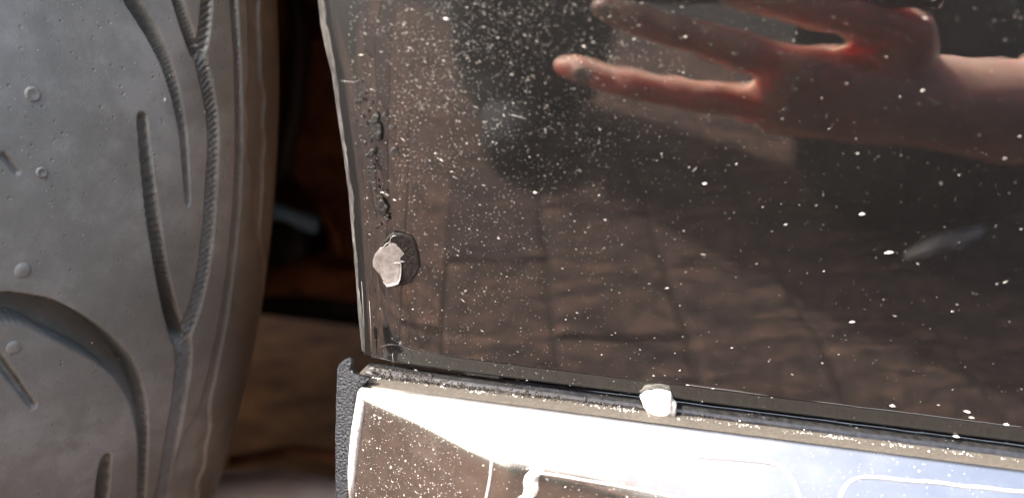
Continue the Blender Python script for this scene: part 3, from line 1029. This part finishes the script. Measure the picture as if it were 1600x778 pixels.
for _ in range(1800):
    x = 0.003 + abs(rng.normal(0, .035)); y = rng.uniform(-.0022, .0012)
    L = 0.00016 * math.exp(rng.normal(0, 0.5))
    pl.append((np.array([x, y, LEDGE_Z + rng.random() ** 2 * (0.0022 if x < .02 else .0012)]), np.array([0, -.6, .8]), rng.normal(0, 1, 3), L * 1.3, L, L))
flecks('seam_dirt', pl, DEB, 'dark dirt caught in the seam under the wing')
# crumbs on the tyre
pl = []
for _ in range(420):
    px, py = rng.uniform(0, 320), rng.uniform(0, 778)
    s, ph = on_tyre(px, py)
    c, n = tyre_normal(s, ph)
    L = 0.00008 * math.exp(rng.normal(0, 0.45))
    pl.append((c - n * .00002, n, rng.normal(0, 1, 3), L * 1.6, L * .8, L))
c, n = tyre_normal(*on_tyre(258, 157)); pl.append((c, n, np.array([0.2, 0, 1.0]), .0012, .0006, .0005))
flecks('tyre_crumb', pl, FLECK, 'tiny pale crumbs stuck to the grey tyre tread')

# ------------------------------------------------------------------ the photographer, seen mirrored in the paint
person = empty('person', (0.2, -0.85, 0.0))
tag(person, 'person in dark clothes crouching and holding up a phone, mirrored in black paint', 'person')
def on_person(o):
    o.parent = person
    o.matrix_parent_inverse = Matrix.Translation(-Vector((0.2, -0.85, 0)))
    return o
m_ = mirrored
YH = -0.187
arm = [(m_(1250, 130, YH - .006), .013), (m_(1330, 140, YH - .008), .019), (m_(1420, 158, YH - .012), .022), (m_(1500, 168, YH - .018), .0235), (m_(1620, 178, YH - .03), .026), (np.array([0.40, -0.36, 0.315]), .036), (np.array([0.52, -0.52, 0.40]), .042), (np.array([0.50, -0.66, 0.62]), .048), (np.array([0.42, -0.74, 0.86]), .055)]
palm = [(m_(1238, 110, YH + .003), .0115), (m_(1300, 118, YH - .005), .0135), (m_(1400, 140, YH - .012), .016)]
palm2 = [(m_(1228, 165, YH + .001), .0115), (m_(1300, 175, YH - .008), .0135), (m_(1400, 180, YH - .012), .016)]
index = [(m_(946, 10, YH + .004), .0062), (m_(985, 24, YH + .006), .0074), (m_(1025, 39, YH + .006), .0072), (m_(1050, 47, YH + .007), .0083), (m_(1075, 54, YH + .006), .0076), (m_(1130, 70, YH + .005), .0084), (m_(1160, 79, YH + .006), .0094), (m_(1195, 92, YH + .003), .0086), (m_(1238, 108, YH), .0110)]
middle = [(m_(872, 103, YH - .006), .0042), (m_(905, 109, YH - .004), .0060), (m_(965, 124, YH - .002), .0066), (m_(988, 129, YH), .0078), (m_(1015, 135, YH), .0072), (m_(1085, 150, YH + .001), .0084), (m_(1115, 154, YH + .002), .0092), (m_(1160, 158, YH), .0084), (m_(1228, 162, YH - .002), .0110)]
ringf = [(m_(1170, 168, YH - .034), .0066), (m_(1165, 172, YH - .024), .0076), (m_(1180, 170, YH - .014), .0084), (m_(1250, 178, YH - .010), .0100)]
little = [(m_(1210, 180, YH - .036), .0058), (m_(1200, 186, YH - .027), .0066), (m_(1210, 190, YH - .018), .0074), (m_(1290, 190, YH - .012), .0095)]
thumb = [(m_(1150, -12, YH - .004), .0078), (m_(1230, 2, YH - .002), .0088), (m_(1330, 22, YH - .002), .0098), (m_(1420, 52, YH - .004), .0112), (m_(1400, 110, YH - .010), .0150)]
HD = np.array([0.14, -0.62, 1.02])
body_chains = [arm, palm, palm2, index, middle, ringf, little, thumb,
    [(np.array([0.42, -0.74, 0.86]), .06), (np.array([0.22, -0.74, 0.90]), .08), (np.array([0.02, -0.74, 0.86]), .06)],
    [(np.array([0.22, -0.76, 0.86]), .11), (np.array([0.22, -0.88, 0.62]), .12), (np.array([0.22, -0.98, 0.42]), .13)],
    [(np.array([0.21, -0.73, 0.90]), .055), (HD + np.array([0.02, -.04, -.06]), .055)],
    [(HD, .085), (HD + np.array([0, .03, -.06]), .065)],
    [(np.array([0.02, -0.74, 0.86]), .055), (np.array([-0.10, -0.70, 0.62]), .046), (np.array([-0.06, -0.62, 0.52]), .036), (np.array([0.02, -0.64, 0.51]), .03), (np.array([0.06, -0.64, 0.50]), .026)],
    [(np.array([0.34, -0.98, 0.40]), .10), (np.array([0.33, -0.54, 0.085]), .065), (np.array([0.40, -1.02, 0.075]), .045), (np.array([0.40, -1.10, 0.03]), .03)],
    [(np.array([0.14, -0.98, 0.42]), .10), (np.array([-0.04, -0.68, 0.47]), .065), (np.array([-0.04, -0.74, 0.10]), .038), (np.array([-0.035, -0.62, 0.035]), .016)]]
for k in range(4):
    a = np.array([0.07, -0.645 + k * 0.016 - 0.02, 0.49])
    body_chains.append([(a, .009), (a + np.array([0.035, 0.004, -0.012]), .008), (a + np.array([0.05, 0.004, -0.035]), .007)])
body = on_person(flesh('body', body_chains, 0.0032, SKIN, None, 4, balls=[(HD + np.array([0, .085, -.02]), (.012, .02, .018))]))
NAIL = plain('fingernail', (0.72, 0.46, 0.38), 0.25, 0, 300, 0.1, 0.1)
for a, b in ((index[0], index[1]), (middle[1], middle[2]), (thumb[0], thumb[1])):
    d = Vector(b[0] - a[0]).normalized()
    up = Vector((0, 1, 0)) - d * d.y
    up.normalize()
    sd = d.cross(up)
    m4 = Matrix((( d.x, sd.x, up.x, 0), (d.y, sd.y, up.y, 0), (d.z, sd.z, up.z, 0), (0, 0, 0, 1)))
    bm = bmesh.new()
    bmesh.ops.create_icosphere(bm, subdivisions=3, radius=1.0)
    bmesh.ops.transform(bm, verts=bm.verts, matrix=Matrix.Translation(Vector(a[0]) + up * (a[1] * 0.62) + d * 0.002) @ m4 @ Matrix.Diagonal((0.0055, 0.0042, 0.0022, 1)))
    on_person(bobj('fingernail', bm, NAIL))
DARKCLOTH = cloth_material('black_shirt', (0.008, 0.008, 0.009))
GREYCLOTH = cloth_material('dark_green_grey_trousers', (0.010, 0.011, 0.0098))
on_person(flesh('trousers', [
    [(np.array([0.22, -0.98, 0.44]), .15), (np.array([0.36, -0.98, 0.40]), .15), (np.array([0.37, -0.72, 0.24]), .135), (np.array([0.33, -0.535, 0.118]), .112), (np.array([0.46, -0.88, 0.125]), .115), (np.array([0.42, -1.02, 0.10]), .085)],
    [(np.array([0.22, -0.98, 0.44]), .15), (np.array([0.14, -0.98, 0.42]), .13), (np.array([-0.04, -0.69, 0.47]), .11), (np.array([-0.03, -0.72, 0.25]), .11), (np.array([-0.04, -0.72, 0.085]), .090), (np.array([-0.035, -0.66, 0.060]), .062)]], 0.009, GREYCLOTH, None, 6))
on_person(flesh('shirt', [
    [(np.array([0.42, -0.74, 0.86]), .078), (np.array([0.22, -0.75, 0.88]), .10), (np.array([0.02, -0.74, 0.86]), .078)],
    [(np.array([0.22, -0.77, 0.85]), .15), (np.array([0.22, -0.88, 0.62]), .16), (np.array([0.22, -0.97, 0.46]), .165)],
    [(np.array([0.42, -0.74, 0.86]), .075), (np.array([0.49, -0.67, 0.66]), .070)],
    [(np.array([0.02, -0.74, 0.86]), .075), (np.array([-0.08, -0.71, 0.66]), .068)]], 0.010, DARKCLOTH, None, 6))
on_person(flesh('hair', [[(HD + np.array([0, -.03, .035]), .085), (HD + np.array([0, .01, .05]), .075)]], 0.008, plain('dark_hair', (0.03, 0.02, 0.015), 0.6), None, 4))
SHOE = plain('shoe_canvas', (0.016, 0.016, 0.018), 0.8)
SOLE = plain('pale_sole', (0.88, 0.85, 0.78), 0.7)
for f in ([np.array([-0.04, -0.80, 0.045]), np.array([-0.04, -0.68, 0.05]), np.array([-0.03, -0.58, 0.035])], [np.array([0.39, -1.14, 0.05]), np.array([0.39, -1.08, 0.06]), np.array([0.39, -1.00, 0.03])]):
    sh = on_person(flesh('shoe', [[(f[0], .042), (f[1], .050), (f[2], .040)]], 0.006, SHOE, None, 4))

on_person(tube('pale_cuff', [m_(a, b, y) for a, b, y in [(1415, 404, -.440), (1440, 394, -.445), (1465, 378, -.450), (1495, 366, -.455), (1532, 350, -.460)]], [.003, .006, .009, .011, .008], SOLE, None, 12))
# the phone it was taken with, back towards the car
PH = NT('phone_glass'); PH.set(Roughness=0.08, Specular_IOR_Level=0.5)
PH.l(PH.ramp(PH.noise(20), [(0, (.006, .006, .007)), (1, (.010, .010, .011))]), PH.b.inputs['Base Color'])
phone = empty('phone', CAM)
phone.matrix_world = cam.matrix_world
tag(phone, 'black phone held level, mirrored at the top of the black paint', 'phone')
bm = bmesh.new()
box_bm(bm, (0.048, 0.014, 0.0062), (0.150, 0.068, 0.0078))
bmesh.ops.bevel(bm, geom=bm.edges[:], offset=0.0032, segments=4, profile=.5, affect='EDGES')
bobj('phone_body', bm, PH.m, phone)
bm = bmesh.new()
bmesh.ops.create_cone(bm, cap_ends=True, segments=32, radius1=0.0055, radius2=0.005, depth=0.0008, matrix=Matrix.Translation((0, 0, 0.0021)))
bobj('lens_ring', bm, plain('lens_ring', (0.05, 0.05, 0.05), 0.3, 0.8), phone)
bm = bmesh.new()
box_bm(bm, (0.048, 0.014, 0.01035), (0.142, 0.060, 0.0006))
bobj('screen', bm, plain('screen_glass', (0.02, 0.02, 0.025), 0.1), phone, False)
